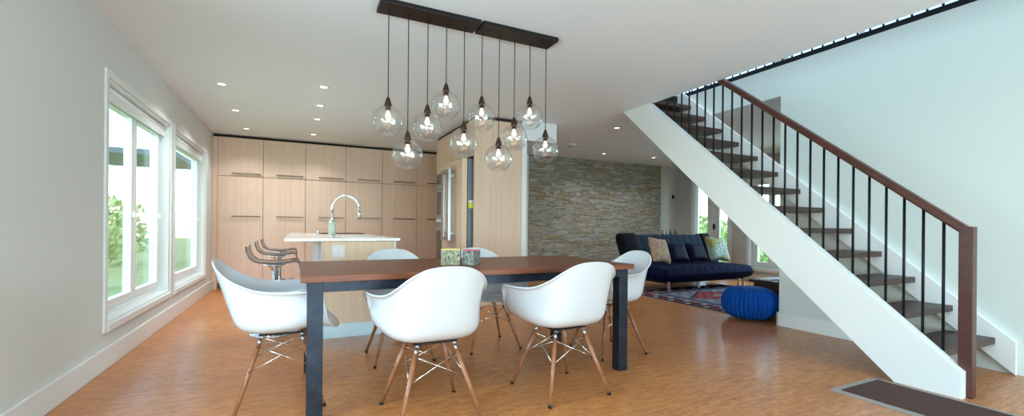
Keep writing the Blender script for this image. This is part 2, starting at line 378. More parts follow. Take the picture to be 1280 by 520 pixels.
# windows ---------------------------------------------------------------
def window_x(name, x, y0, y1, z0, z1, side, label, mullions=(), lock=True, cas=.05, blind=False):
    """window in a wall along Y; side=-1: outside is at smaller x"""
    root = bpy.data.objects.new(name, None); COL.objects.link(root); root.location = (x, y0, z0); tag(root, label, 'window', kind='structure')
    ym, zm = y1 - y0, z1 - z0; s = side
    def B(b, xa, ya, za, xb, yb, zb): b.box(min(xa, xb), ya, za, max(xa, xb), yb, zb)
    f = MB()  # jamb liner + outer frame
    for ya, yb, za, zb in ((0, .02, 0, zm), (ym - .02, ym, 0, zm), (.02, ym - .02, 0, .02), (.02, ym - .02, zm - .02, zm)): B(f, s * .003, ya, za, s * .155, yb, zb)
    ins = .02
    B(f, s * .09, ins, ins, s * .15, ins + .05, zm - ins); B(f, s * .09, ym - ins - .05, ins, s * .15, ym - ins, zm - ins)
    B(f, s * .09, ins + .05, ins, s * .15, ym - ins - .05, ins + .05); B(f, s * .09, ins + .05, zm - ins - .05, s * .15, ym - ins - .05, zm - ins)
    f.build('window_frame', 'window_vinyl', root, bevel=.003)
    edges = [ins + .05] + list(mullions) + [ym - ins - .05]
    for k in range(len(edges) - 1):
        a, b_ = edges[k] + (.004 if k else 0), edges[k + 1] - (.004 if k < len(edges) - 2 else 0)
        q = MB(); w = .06; za, zb = ins + .05, zm - ins - .05
        B(q, s * .07, a, za, s * .125, a + w, zb); B(q, s * .07, b_ - w, za, s * .125, b_, zb); B(q, s * .07, a + w, za, s * .125, b_ - w, za + w); B(q, s * .07, a + w, zb - w, s * .125, b_ - w, zb)
        sa = q.build('sash', 'window_vinyl', root, bevel=.003)
        g = MB(); B(g, s * .098, a + w, za + w, s * .102, b_ - w, zb - w); g.build('pane', 'window_glass', sa)
        if lock:
            l = MB(); B(l, s * .05, b_ - w + .015, zm * .44, s * .072, b_ - w + .045, zm * .44 + .05); l.build('window_lock', 'window_vinyl', sa)
    if blind:
        r = MB().tube([(s * .05, .03, zm - .05), (s * .05, ym - .03, zm - .05)], .022, 12); B(r, s * .035, .03, zm - .13, s * .045, ym - .03, zm - .07)
        r.build('roller_blind', 'window_vinyl', root)
    c = MB()  # casing on the wall face
    B(c, 0, -cas, -cas, -s * .014, 0, zm + cas); B(c, 0, ym, -cas, -s * .014, ym + cas, zm + cas); B(c, 0, 0, zm, -s * .014, ym, zm + cas)
    c.build('window_casing', 'white_trim', root, bevel=.003)
    sl = MB(); B(sl, 0, 0, -cas, -s * .022, ym, 0); sl.build('window_sill', 'white_trim', root, bevel=.003)
    return root
window_x('window_1', XL, *W1, -1, 'nearer of the two white framed windows in the left wall', mullions=(.84,), blind=True)
window_x('window_2', XL, *W2, -1, 'farther white framed window in the left wall beside the tall cabinets', blind=True)
window_x('window_3', XL, *W0, -1, 'wide white window in the left wall beside the viewer', mullions=(.86, 1.73))
window_x('window_4', XR, *RW, 1, 'low white framed window behind the staircase in the living room', mullions=(1.1, 1.55), lock=False)
for i, (a, b) in enumerate(((-.9, .9), (1.1, 2.9), (3.1, 4.3))):
    r = bpy.data.objects.new('window_%d' % (5 + i), None); COL.objects.link(r); r.location = (a, YR, .1); tag(r, 'full height glazing in the rear wall, pane %s' % ('one', 'two', 'three')[i], 'window', kind='structure')
    q = MB(); w = b - a; q.box(0, -.1, 0, .06, -.04, 2.15).box(w - .06, -.1, 0, w, -.04, 2.15).box(.06, -.1, 0, w - .06, -.04, .06).box(.06, -.1, 2.09, w - .06, -.04, 2.15)
    q.build('window_frame', 'window_vinyl', r); bx(.06, -.072, .06, w - .06, -.068, 2.09).build('pane', 'window_glass', r)
for i, (a, b) in enumerate(((-3, -.5), (0, 2.4), (2.6, 5.0), (5.2, 8.2))):
    r = bpy.data.objects.new('window_%d' % (8 + i), None); COL.objects.link(r); r.location = (XR, a, 3.0); tag(r, 'upper floor window in the right wall, %s from the rear' % ('first', 'second', 'third', 'fourth')[i], 'window', kind='structure')
    q = MB(); w = b - a; q.box(.04, 0, 0, .1, .05, 1.9).box(.04, w - .05, 0, .1, w, 1.9).box(.04, .05, 0, .1, w - .05, .05).box(.04, .05, 1.85, .1, w - .05, 1.9).box(.04, w / 2 - .03, .05, .1, w / 2 + .03, 1.85)
    q.build('window_frame', 'window_vinyl', r); bx(.068, .05, .05, .072, w - .05, 1.85).build('pane', 'window_glass', r)
for i, (a, b) in enumerate(((1.0, 3.2), (3.4, 5.6), (5.8, 7.8))):
    r = bpy.data.objects.new('window_%d' % (12 + i), None); COL.objects.link(r); r.location = (a, YB, 3.0); tag(r, 'upper floor window in the back wall, %s from the left' % ('first', 'second', 'third')[i], 'window', kind='structure')
    q = MB(); w = b - a; q.box(0, .03, 0, .05, .09, 1.9).box(w - .05, .03, 0, w, .09, 1.9).box(.05, .03, 0, w - .05, .09, .05).box(.05, .03, 1.85, w - .05, .09, 1.9)
    q.build('window_frame', 'window_vinyl', r); bx(.05, .058, .05, w - .05, .062, 1.85).build('pane', 'window_glass', r)
# glazed patio door in right wall
dr = bpy.data.objects.new('door_1', None); COL.objects.link(dr); dr.location = (XR, 6.12, 0); tag(dr, 'white glazed patio door behind the sofa with dark lever handle', 'door', kind='structure')
q = MB(); q.box(0.003, 0, .02, .12, .03, 2.1).box(.003, .83, .02, .12, .86, 2.1).box(.003, .03, 2.06, .12, .83, 2.1).build('door_frame', 'white_trim', dr, bevel=.003)
q = MB(); q.box(.03, .03, .02, .07, .05, 2.06).box(.03, .24, .02, .07, .39, 2.06).box(.03, .05, .02, .07, .24, .2).box(.03, .05, 1.96, .07, .24, 2.06)
dl = q.build('door_leaf', 'white_trim', dr, bevel=.003); bx(.048, .05, .2, .052, .24, 1.96).build('pane', 'window_glass', dl)
MB().tube([(.03, .37, 1.06), (-.03, .37, 1.06), (-.035, .27, 1.06)], .009, 8).box(.02, .35, .99, .03, .39, 1.12).build('door_handle', 'black_steel', dl)
q = MB(); q.box(.03, .40, .02, .07, .54, 2.06).box(.03, .80, .02, .07, .83, 2.06).box(.03, .54, .02, .07, .80, .2).box(.03, .54, 1.96, .07, .80, 2.06)
sl = q.build('side_light', 'white_trim', dr, bevel=.003); bx(.048, .54, .2, .052, .80, 1.96).build('pane', 'window_glass', sl)
MB().box(-.016, -.09, 0, 0, 0, 2.19).box(-.016, .86, 0, 0, .95, 2.19).box(-.016, 0, 2.1, 0, .86, 2.19).box(-.026, .895, 0, -.016, .92, 2.19).build('door_casing', 'white_trim', dr, bevel=.003)

# ------------------------------------------------------------------ outdoors
struct('ground', bx(-60, -60, -.6, 60, 60, -.5), 'lawn_green', label='green lawn outside the windows', cat='ground')
def tree(loc, r, h, label, seed):
    rnd = random.Random(seed)
    t = empty('tree', (loc[0], loc[1], -.5), label, 'tree', 'trees in the garden')
    MB().tube([(0, 0, 0), (.05, .02, h * .5), (0, 0, h * .8)], [.16, .11, .06], 8).build('trunk', 'bark', t)
    b = MB()
    for _ in range(900):
        d = Vector((rnd.gauss(0, 1), rnd.gauss(0, 1), rnd.gauss(0, 1))).normalized() * r * rnd.uniform(.55, 1.05)
        p = Vector((d.x, d.y, d.z * .8 + h)); s_ = r * rnd.uniform(.06, .13)
        a = Vector((rnd.gauss(0, 1), rnd.gauss(0, 1), rnd.gauss(0, 1))).normalized(); c_ = a.orthogonal().normalized() * s_; e = a.cross(c_.normalized()) * s_ * .6
        n = len(b.v); b.v += [tuple(p - c_), tuple(p - e), tuple(p + c_), tuple(p + e)]; b.f.append((n, n + 1, n + 2, n + 3)); b.c.append(None); b.sm.append(False)
    b.build('foliage', 'foliage_green', t, fixn=False)
tree((-7.0, 20.0), 1.5, .7, 'leafy green tree seen low through the farther left window', 1)
tree((-9.8, 31.0), 2.4, 1.2, 'large green tree far beyond the left windows', 2)
tree((15.5, 13.4), 1.4, .45, 'bushy green tree seen through the side pane of the patio door', 3)
tree((17.4, 10.2), 1.5, .5, 'bushy green tree beyond the handle side of the patio door', 4)
tree((13.0, 7.2), 1.1, .5, 'round green shrub outside the low living room window', 5)
tree((22.0, 18.5), 2.2, .6, 'broad tree far behind the patio door', 6)
hs = empty('porch', (-3.4, 16.0, -.5), 'neighbouring teal porch roof seen through the farther left window', 'porch')
MB().box(-2.2, -.5, 3.45, .25, 3.0, 3.6).build('roof', 'porch_teal', hs); MB().box(-2.1, -.4, 0, -1.95, -.25, 3.45).build('post', 'porch_teal', hs)

# ------------------------------------------------------------------ kitchen: tall cabinets on the back wall
EX = [-1.12, -.504, .114, .745, 1.363, 1.986, 2.606]
names = ['leftmost tall ash cabinet beside the window wall', 'second tall ash cabinet from the window wall', 'third tall ash cabinet from the window wall', 'fourth tall ash cabinet, behind the kitchen faucet',
         'fifth tall ash cabinet from the window wall', 'tall ash cabinet half hidden behind the wall ovens']
YC = 8.1; ZT = 2.372; ZJ = 1.765
for i in range(6):
    x0, x1 = EX[i], EX[i + 1]; w = x1 - x0
    c = empty('tall_cabinet', (x0, YC, 0), names[i], 'cabinet', 'tall cabinets along the back wall')
    bx(0, .030, .1, w, .60, ZT).build('body', 'gap_shade', c)  # core painted dark so the seams between the doors look shaded
    bx(0, .06, 0, w, .58, .1).build('toe_kick', 'toe_dark', c)
    for nm, za, zb, hz in (('upper_door', ZJ + .003, ZT, 1.812), ('lower_door', .1, ZJ - .003, 1.137)):
        d = bx(.003, 0, za, w - .003, .021, zb).build(nm, 'pale_ash_door', c, bevel=.001)
        MB().box(w - .43, -.032, hz - .009, w - .035, -.02, hz + .009).box(w - .41, -.02, hz - .004, w - .40, 0, hz + .004).box(w - .07, -.02, hz - .004, w - .06, 0, hz + .004).build('handle', 'handle_bronze', d)
    if i == 0: bx(-.068, .006, 0, -.001, .03, ZT).build('filler_panel', 'pale_ash', c)
struct('trim_1', bx(XL + .002, YC + .06, ZT, 2.606, YC + .09, H - .002), 'gap_shade', label='dark strip standing in for shade in the gap above the tall cabinets', cat='trim')  # fills the open gap with a painted shade colour

# side run: fridge enclosure, fridge, ovens
XF = 2.0
p = empty('refrigerator_cabinet', (XF, 5.15, 0), 'tall ash end panel and upper cupboard enclosing the refrigerator', 'cabinet')
bx(-.01, 0, 0, .655, .04, 2.372).build('end_panel', 'pale_ash', p, bevel=.001)
bx(0.03, .04, 1.905, .655, .90, 2.372).build('body', 'gap_shade', p)  # painted dark as the shade between the cupboard doors
bx(0, .045, 1.912, .021, .468, 2.372).build('cupboard_door', 'pale_ash_door', p, bevel=.001)
bx(0, .475, 1.91, .021, .90, 2.372).build('cupboard_door', 'pale_ash_door', p, bevel=.001)
bx(.022, .905, 0, .655, .94, 2.372).build('side_panel', 'pale_ash', p)
struct('trim_2', bx(2.03, 5.18, 2.372, 2.655, 6.9, H - .002), 'gap_shade', label='dark block standing in for shade in the gap above the refrigerator panel', cat='trim')  # painted shade for the open gap below the ceiling
fr = empty('refrigerator', (XF, 5.215, 0), 'built-in refrigerator with ash front and long steel handle', 'refrigerator')
bx(-.07, .005, .05, .62, .835, 1.87).build('body', 'fridge_side', fr, bevel=.004)
bx(-.085, .008, .06, -.07, .832, 1.86).build('gasket', 'gasket', fr)
d = bx(-.15, 0, .62, -.085, .84, 1.87).build('door', 'pale_ash_door', fr, bevel=.004)
bx(-.15, -.004, .62, -.085, 0, 1.87).build('door_edge', 'island_ash', d)
h_ = MB()
h_.box(-.25, .45, .82, -.215, .56, 1.76).box(-.25, .24, .82, -.215, .29, 1.76).box(-.25, .29, 1.70, -.215, .45, 1.76).box(-.25, .29, .82, -.215, .45, .88)
h_.box(-.215, .51, .9, -.15, .55, .93).box(-.215, .51, 1.65, -.15, .55, 1.68).box(-.215, .245, .9, -.15, .27, .93).box(-.215, .245, 1.65, -.15, .27, 1.68)
h_.build('handle', 'brushed_steel', d, bevel=.004)
bx(-.15, 0, .06, -.085, .84, .60).build('freezer_drawer', 'pale_ash_door', fr, bevel=.004)
bx(-.06, .0, 1.24, .03, .005, 1.31).build('sticker', 'sticker_yellow', fr)
bx(-.06, .0, 1.31, .03, .005, 1.34).build('tag', 'paper_white', fr)
oc = empty('oven_cabinet', (XF, 6.10, 0), 'tall ash cabinet housing the double wall oven', 'cabinet')
bx(.02, 0, 1.83, .655, .76, 2.372).build('body', 'pale_ash', oc); bx(.02, .0, 0, .655, .02, 1.83).box(.02, .74, 0, .655, .76, 1.83).box(.02, .02, 0, .655, .74, .40).build('carcass', 'pale_ash', oc)
bx(0, .003, 1.835, .02, .757, 2.372).build('upper_door', 'pale_ash_door', oc, bevel=.001); bx(0, .003, .1, .02, .757, .40).build('drawer', 'pale_ash_door', oc, bevel=.001)
ov = empty('double_wall_oven', (XF, 6.13, .41), 'stainless double wall oven built into the ash cabinet', 'oven')
bx(.02, 0, 0, .55, .70, 1.41).build('body', 'brushed_steel', ov)
bx(-.005, 0, 1.27, .02, .70, 1.41).build('control_panel', 'oven_glass', ov, bevel=.002)
for za, zb in ((.72, 1.26), (.02, .66)):
    d = bx(-.015, 0, za, .018, .70, zb).build('oven_door', 'brushed_steel', ov, bevel=.003)
    bx(-.018, .06, za + .06, -.014, .64, zb - .13).build('oven_window', 'oven_glass', d)
    MB().tube([(-.06, .04, zb - .06), (-.06, .66, zb - .06)], .011, 8).box(-.06, .07, zb - .066, -.015, .085, zb - .054).box(-.06, .615, zb - .066, -.015, .63, zb - .054).build('handle', 'chrome', d)
bx(-.008, 0, .665, .02, .70, .715).build('divider', 'paper_white', ov)

# island
isl = empty('kitchen_island', (.195, 4.19, 0), 'pale ash kitchen island on a steel toe kick', 'kitchen island')
bx(0, .02, .125, .635, 2.85, .864).build('body', 'island_ash', isl)
bx(.0, 0, .125, .62, .019, .864).build('end_panel', 'island_ash', isl, bevel=.001); bx(.622, 0, .125, .64, .019, .864).build('filler_strip', 'white_trim', isl)
bx(-.006, .02, .125, -.0005, 2.85, .864).build('side_panel', 'paper_white', isl)  # pale sheet: window light on the island's side put into its colour
bx(.0, .004, 0, .635, 2.84, .124).build('toe_kick', 'toe_steel', isl)
ol = bx(.075, -.008, .715, .19, -.0005, .825).build('outlet_plate', 'outlet_white', isl, bevel=.003)
for k in (0, 1):
    bx(.09 + k * .05, -.011, .735, .122 + k * .05, -.008, .805).build('outlet_socket', 'white_trim', ol, bevel=.002)
tag(bx(-.1, 4.15, .865, .865, 7.10, .89).build('countertop', 'countertop_quartz', bevel=.003), 'white quartz countertop overhanging the ash island', 'countertop')
tag(bx(.28, 6.35, .8905, .84, 6.92, .8965).build('cooktop', 'cooktop_glass', bevel=.001), 'flat black cooktop at the far end of the island', 'cooktop')
sk = empty('sink', (.6, 4.7, .8905), 'small steel sink rim beside the tall faucet', 'sink')
MB().box(-.2, -.2, 0, -.18, .2, .003).box(.18, -.2, 0, .2, .2, .003).box(-.18, -.2, 0, .18, -.18, .003).box(-.18, .18, 0, .18, .2, .003).build('rim', 'brushed_steel', sk); bx(-.18, -.18, 0, .18, .18, .001).build('basin', 'toe_dark', sk)
fc = empty('kitchen_faucet', (.303, 4.62, .8905), 'tall chrome gooseneck faucet on the island countertop', 'faucet')
MB().lathe([(0, 0), (.028, 0), (.028, .008), (.022, .02), (.022, .165), (.0, .165)], 20).build('base', 'chrome', fc)
neck = [(0, 0, .1), (0, 0, .30)] + [(.125 - .125 * math.cos(a), 0, .285 + .125 * math.sin(a)) for a in [PI * k / 14 for k in range(1, 14)]] + [(.25, 0, .262)]
MB().tube(neck, .0135, 12).build('neck', 'chrome', fc)
e = Vector(neck[-1]); dn = (Vector(neck[-1]) - Vector(neck[-2])).normalized()
MB().tube([e, e + dn * .03, e + dn * .065], [.015, .017, .019], 12).build('spray_head', 'chrome', fc)
MB().tube([(0, .018, .157), (0, .07, .17)], .007, 8).build('lever', 'chrome', fc)
tag(MB().lathe([(.0235, 0), (.033, 0), (.034, .05), (.032, .10), (.029, .128), (.0235, .128), (.0235, 0)], 20).build('scrubbing_sleeve', 'sponge_green', loc=(.303, 4.62, .913)), 'green cloth wrapped around the base of the kitchen faucet', 'cloth')
sd = empty('soap_dispenser', (.24, 6.2, .8905), 'tiny dark soap dispenser at the far left of the island', 'dispenser')
MB().lathe([(0, 0), (.02, 0), (.02, .03), (.008, .04), (.008, .06), (0, .06)], 12).build('body', 'brushed_steel', sd); MB().tube([(0, 0, .058), (.05, 0, .058)], .006, 6).build('spout', 'brushed_steel', sd)

# bar stools: curved clear seat, chrome bracket, pedestal
def stool():
    r = empty('bar_stool', (0, 0, 0), 'x', 'bar stool', 'clear acrylic bar stools at the island')
    prof = [(-.215, .80), (-.212, .755), (-.19, .70), (-.15, .665), (-.10, .652), (0, .645), (.10, .650), (.17, .662), (.20, .655), (.212, .625), (.215, .59)]
    def fn(u, v):
        t = v * (len(prof) - 1); i = min(int(t), len(prof) - 2); k = t - i
        x = prof[i][0] * (1 - k) + prof[i + 1][0] * k; z = prof[i][1] * (1 - k) + prof[i + 1][1] * k
        y = (u - .5) * .38; dish = (abs(u - .5) * 2) ** 2
        return (x, y, z + .012 * dish)
    MB().grid(fn, 10, 30).build('seat', 'acrylic', r, solid=.012, subsurf=1, smooth=True, fixn=False)
    for sy in (-1, 1):
        MB().tube([(p_[0], sy * .192, p_[1] + .012) for p_ in prof], .006, 8).build('seat_rim', 'smoked_rim', r)
    MB().lathe([(0, .637), (.10, .637), (.07, .618), (.03, .605), (.03, .58), (0, .58)], 24).build('seat_plate', 'chrome', r)
    MB().lathe([(0, .62), (.019, .62), (.019, .3), (.028, .3), (.028, .02), (0, .02)], 20).build('pedestal', 'chrome', r)
    MB().lathe([(0, .028), (.05, .026), (.20, .008), (.205, 0), (0, 0)], 32).build('foot_plate', 'chrome', r)
    MB().tube([(.03, 0, .25), (.17, -.09, .25), (.19, 0, .25), (.17, .09, .25), (.03, 0, .25)], .008, 8).build('footrest', 'chrome', r)
    return r
st = stool()
for i, ((x, y), lb) in enumerate(zip(((-.19, 4.64), (-.22, 5.95), (-.22, 6.9)), ('nearest clear acrylic bar stool behind the white armchair', 'middle clear acrylic bar stool of the three at the island', 'farthest clear acrylic bar stool along the island'))):
    o = st if i == 0 else copy_tree(st); o.location = (x, y, 0); o['label'] = lb

# ------------------------------------------------------------------ dining table
tb = empty('dining_table', (1.065, 2.86, 0), 'long walnut dining table on a dark steel frame', 'table')
X0, X1, Y0, Y1 = -1.05, 1.065, -.475, .515
t_ = MB(); t_.box(X0, Y0, .715, X1, Y1, .75); t_.build('tabletop', 'walnut_table', tb, bevel=.003)
ins = .03; LW = .075
ap = MB()
for ya in (Y0 + ins, Y1 - ins - .04): ap.box(X0 + ins + LW, ya, .662, X1 - ins - LW, ya + .04, .7148)
for xa in (X0 + ins, X1 - ins - .04): ap.box(xa, Y0 + ins + LW, .662, xa + .04, Y1 - ins - LW, .7148)
ap.build('apron', 'table_steel', tb, bevel=.002)
for lx, ly in ((X0 + ins, Y0 + ins), (X1 - ins - LW, Y0 + ins), (X0 + ins, Y1 - ins - LW), (X1 - ins - LW, Y1 - ins - LW)):
    bx(lx, ly, 0.0, lx + LW, ly + LW, .7148).build('leg', 'table_steel', tb, bevel=.003)

# speckled boxes on the table
pots = []
def pot(name, x, y, wx, wy, h, rz, m, rim, label):
    r = empty(name, (x, y, .7505), label, 'box', None, rz)
    q = MB(); t = .008
    q.box(-wx, -wy, 0, wx, wy, .008).box(-wx, -wy, .008, -wx + t, wy, h).box(wx - t, -wy, .008, wx, wy, h).box(-wx + t, -wy, .008, wx - t, -wy + t, h).box(-wx + t, wy - t, .008, wx - t, wy, h)
    q.build('body', m, r)
    q = MB(); e = .001
    q.box(-wx - e, -wy - e, h, -wx + t, wy + e, h + .005).box(wx - t, -wy - e, h, wx + e, wy + e, h + .005).box(-wx + t, -wy - e, h, wx - t, -wy + t, h + .005).box(-wx + t, wy - t, h, wx - t, wy + e, h + .005)
    q.build('rim', rim, r); pots.append(r); bx(-wx + t, -wy + t, h * .7, wx - t, wy - t, h * .72).build('filling', rim, r)
pot('speckled_box', .921, 2.80, .062, .045, .098, -.42, 'terrazzo_green', 'yellow_rim', 'wider speckled stone box with yellow top edge on the table')
b2 = pot('speckled_box', 1.045, 2.745, .042, .042, .092, -.95, 'terrazzo_grey', 'red_rim', 'narrower speckled stone box with red top edge on the table')

bx(-.0435, -.0395, 0, -.0422, .0395, .09).build('side_panel', 'terrazzo_tan', pots[1])

# ------------------------------------------------------------------ moulded armchairs
RIM = [(0, (0, -.332, .808)), (.4, (.105, -.322, .797)), (.75, (.182, -.288, .755)), (1.05, (.230, -.22, .702)), (1.35, (.262, -.12, .660)), (1.65, (.292, -.02, .647)), (1.9, (.310, .07, .647)),
       (2.15, (.312, .15, .647)), (2.32, (.300, .195, .622)), (2.48, (.284, .212, .56)), (2.62, (.262, .226, .488)), (2.78, (.215, .262, .440)), (2.95, (.12, .292, .424)), (PI, (0, .300, .420))]
def rim_at(a, T):
    a = a % (2 * PI); s_ = 1
    if a > PI: a = 2 * PI - a; s_ = -1
    pts = [(-k, Vector((-v[0], v[1], v[2]))) for k, v in reversed(T[1:3])] + [(k, Vector(v)) for k, v in T] + [(2 * PI - k, Vector((-v[0], v[1], v[2]))) for k, v in reversed(T[-3:-1])]
    for i in range(1, len(pts) - 2):
        if pts[i][0] <= a <= pts[i + 1][0]:
            t = (a - pts[i][0]) / (pts[i + 1][0] - pts[i][0]); p0, p1, p2, p3 = (pts[i + j][1] for j in (-1, 0, 1, 2))
            v = .5 * ((2 * p1) + (p2 - p0) * t + (2 * p0 - 5 * p1 + 4 * p2 - p3) * t * t + (3 * p1 - p0 - 3 * p2 + p3) * t ** 3)
            return Vector((v.x * s_, v.y, v.z))
    return Vector((0, .3, .42))
FOOT = [(0, (0, -.215, 0.419)), (.4, (.085, -.212, 0.419)), (.75, (.165, -.192, 0.419)), (1.05, (.215, -.145, 0.420)), (1.35, (.246, -.08, 0.422)), (1.65, (.262, 0, 0.426)), (1.9, (.272, .07, 0.433)),
        (2.15, (.284, .14, 0.449)), (2.32, (.284, .185, 0.463)), (2.48, (.270, .208, 0.463)), (2.62, (.245, .220, 0.453)), (2.78, (.200, .240, 0.443)), (2.95, (.115, .264, 0.433)), (PI, (0, .272, 0.431))]
def shell_fn(u, v):
    a = u * 2 * PI; R = rim_at(a, RIM); F = rim_at(a, FOOT); c = Vector((0, .02, .420))
    arm = max(0, min(1, (R.z - .43) / .2)); back = max(0, min(1, (R.z - .67) / .12))
    out = Vector((R.x, R.y - .02, 0)).normalized(); flare = arm * (1 - back)
    Wp = R - out * .022 * flare - Vector((0, 0, .010 * flare))
    up_ = Wp - F; inn = F - c
    rad = min(.085, up_.length * .8)
    A = F - inn.normalized() * min(.10, inn.length * .5); B = F + up_.normalized() * rad
    if v < .3: return c.lerp(A, v / .3)
    if v < .62:
        t = (v - .3) / .32; return A * (1 - t) ** 2 + F * 2 * t * (1 - t) + B * t * t
    if v < .93:
        t = (v - .62) / .31; p = B.lerp(Wp, t); return p - out * .010 * math.sin(PI * t) * arm * (1 - back)
    return Wp.lerp(R, (v - .93) / .07)
def armchair():
    r = empty('armchair', (0, 0, 0), 'x', 'chair', 'white moulded armchairs around the dining table')
    sh = MB().grid(lambda u, v: shell_fn(u, .02 + .98 * v), 64, 22, wrap=True)
    n = len(sh.v); c = Vector((0, 0, 0))
    for i in range(64): c += Vector(sh.v[i])
    sh.v.append(tuple(c / 64))
    for i in range(64): sh.f.append((n, (i + 1) % 64, i)); sh.c.append(None); sh.sm.append(True)
    s_ = sh.build('shell', 'shell_plastic', r, solid=.007, subsurf=1, smooth=True)
    MB().tube([shell_fn(k / 72, 1.0) for k in range(72)], .0055, 8, closed=True).build('shell_edge', 'shell_plastic', s_)
    T, Fo, zt = .10, .216, .385
    MB().box(-.115, -.11, .394, .115, -.095, .404).box(-.115, .095, .394, .115, .11, .404).box(-.115, -.095, .394, -.1, .095, .404).box(.1, -.095, .394, .115, .095, .404).build('seat_mount', 'black_steel', r, bevel=.002)
    def at(sx, sy, z): k = (zt - z) / zt; return Vector((sx * (T + (Fo - T) * k), sy * (T + (Fo - T) * k), z))
    for sx in (-1, 1):
        for sy in (-1, 1):
            l = MB().tube([at(sx, sy, .355), at(sx, sy, .2), at(sx, sy, .014)], [.0125, .0135, .0095], 12).build('leg', 'walnut_leg', r)
            MB().tube([at(sx, sy, .014), at(sx, sy, .0)], .0115, 12).build('foot_glide', 'black_steel', l)
            MB().tube([at(sx, sy, .384), at(sx, sy, .345)], [.009, .0115], 10).box(sx * .1 - .008, sy * .1 - .008, .382, sx * .1 + .008, sy * .1 + .008, .398).build('bracket', 'brushed_steel', l)
            for zb in (.34, .22):
                q = at(sx, sy, zb); MB().tube([q + Vector((sx * .018, 0, 0)), q - Vector((sx * .018, 0, 0))], .004, 6).build('bolt', 'black_steel', l)
    for a, b in (((-1, -1), (1, -1)), ((1, -1), (1, 1)), ((1, 1), (-1, 1)), ((-1, 1), (-1, -1))):
        MB().tube([at(*a, .34), at(*b, .215)], .0026, 6).tube([at(*b, .34), at(*a, .215)], .0026, 6).build('cross_brace', 'chrome', r)
    return r
ch = armchair()
spots = [((-.075, 2.85), -PI / 2, 'white moulded armchair at the left head of the table, side view'),
         ((.648, 2.315), 0.02, 'white moulded armchair with its back to the viewer, left of two on the near side'),
         ((1.465, 2.305), .05, 'white moulded armchair with its back to the viewer, beside the near right table leg'),
         ((.71, 3.40), PI, 'white moulded armchair across the table, in front of the island'),
         ((1.446, 3.42), PI - .02, 'white moulded armchair across the table, behind the speckled boxes'),
         ((2.285, 2.87), PI / 2, 'white moulded armchair at the right head of the table near the sofa')]
for i, ((x, y), rz, lb) in enumerate(spots):
    o = ch if i == 0 else copy_tree(ch); o.location = (x, y, 0); o.rotation_euler.z = rz; o['label'] = lb

# ------------------------------------------------------------------ pendants
CY = 2.87
for x0, x1, lb in ((.45, 1.118, 'dark bronze ceiling canopy carrying the left five pendants'), (1.135, 1.738, 'dark bronze ceiling canopy carrying the right five pendants')):
    o = bx(x0, CY - .085, 2.39, x1, CY + .085, H).build('pendant_canopy', 'canopy_bronze', bevel=.003); tag(o, lb, 'ceiling canopy', 'canopies above the table')
GR = .098
def pendant():
    r = empty('pendant_lamp', (0, 0, 0), 'x', 'pendant lamp', 'clear globe pendants above the table')
    # origin at globe centre; globe cut open at the bottom
    prof = [(GR * math.sin(a) if a > .2 else .022, GR * math.cos(a)) for a in [.2 + k * (2.62 - .2) / 22 for k in range(23)]]
    g = MB().lathe(prof, 40).build('globe', 'globe_glass', r)
    e = prof[-1]; MB().tube([(e[0] * math.cos(2 * PI * k / 32), e[0] * math.sin(2 * PI * k / 32), e[1]) for k in range(32)], .0016, 6, closed=True).build('globe_rim', 'globe_glass', g)
    MB().lathe([(0, .152), (.006, .152), (.010, .145), (.024, .100), (.024, .092), (.017, .092), (.017, .068), (0, .068)], 20).build('socket', 'socket_bronze', r)
    MB().lathe([(0, .066), (.009, .064), (.010, .052), (.016, .038), (.017, .028), (.011, .016), (0, .013)], 16).build('bulb', 'bulb_glow', r)
    return r
pn = pendant()
PX = [(.514, 1.676, 'left end of the row'), (.641, 1.471, 'second from the left, hanging lowest'), (.770, 1.663, 'third from the left'), (.898, 1.824, 'fourth from the left, hanging high'), (1.027, 1.580, 'fifth from the left, last on the left canopy'),
      (1.159, 1.773, 'first on the right canopy'), (1.292, 1.495, 'lowest on the right canopy'), (1.415, 1.653, 'third on the right canopy, before the white wall end'), (1.543, 1.824, 'highest on the right canopy'), (1.680, 1.592, 'right end of the row, before the stone wall')]
lamps = [pn] + [copy_tree(pn) for _ in PX[1:]]
for o, (x, z, lb) in zip(lamps, PX):
    o.location = (x, CY, z); o['label'] = 'clear glass globe pendant lamp, ' + lb
    MB().tube([(0, 0, .150), (0, 0, 2.3895 - z)], .0032, 8).build('cord', 'cord_black', o)

# ------------------------------------------------------------------ recessed lights
def recessed():
    r = empty('recessed_light', (0, 0, 0), 'x', 'ceiling light', 'recessed ceiling lights')
    MB().lathe([(.034, -.002), (.052, -.006), (.058, -.004), (.060, 0), (.034, 0)], 28).build('trim_ring', 'white_trim', r)
    MB().lathe([(0, -.003), (.034, -.003), (.034, -.0005), (0, -.0005)], 24).build('lens', 'lens_glow', r)
    return r
rl = recessed()
LP = [(-.70, 5.26, 'over the window side of the kitchen, nearest'), (-.70, 6.38, 'over the window side of the kitchen, middle'), (-.69, 7.52, 'over the window side of the kitchen, by the cabinets'),
      (.23, 4.88, 'above the near end of the island'), (.227, 5.65, 'second above the island'), (.227, 6.39, 'third above the island'), (.21, 7.49, 'just before the tall cabinets, past the island'),
      (4.043, 4.91, 'next to the top of the stair stringer'), (5.22, 6.71, 'before the stone wall, above the sofa'), (6.37, 6.61, 'above the right end of the sofa')]
fittings = [rl] + [copy_tree(rl) for _ in LP[1:]]
for o, (x, y, lb) in zip(fittings, LP):
    o.location = (x, y, H); o['label'] = 'small round recessed ceiling light ' + lb
    l = bpy.data.lights.new('downlight', 'SPOT'); l.energy = 50; l.spot_size = 2.3; l.spot_blend = .8; l.color = (.95, .97, 1); l.shadow_soft_size = .04
    lo = bpy.data.objects.new('downlight', l); COL.objects.link(lo); lo.parent = o; lo.location = (0, 0, -.012)
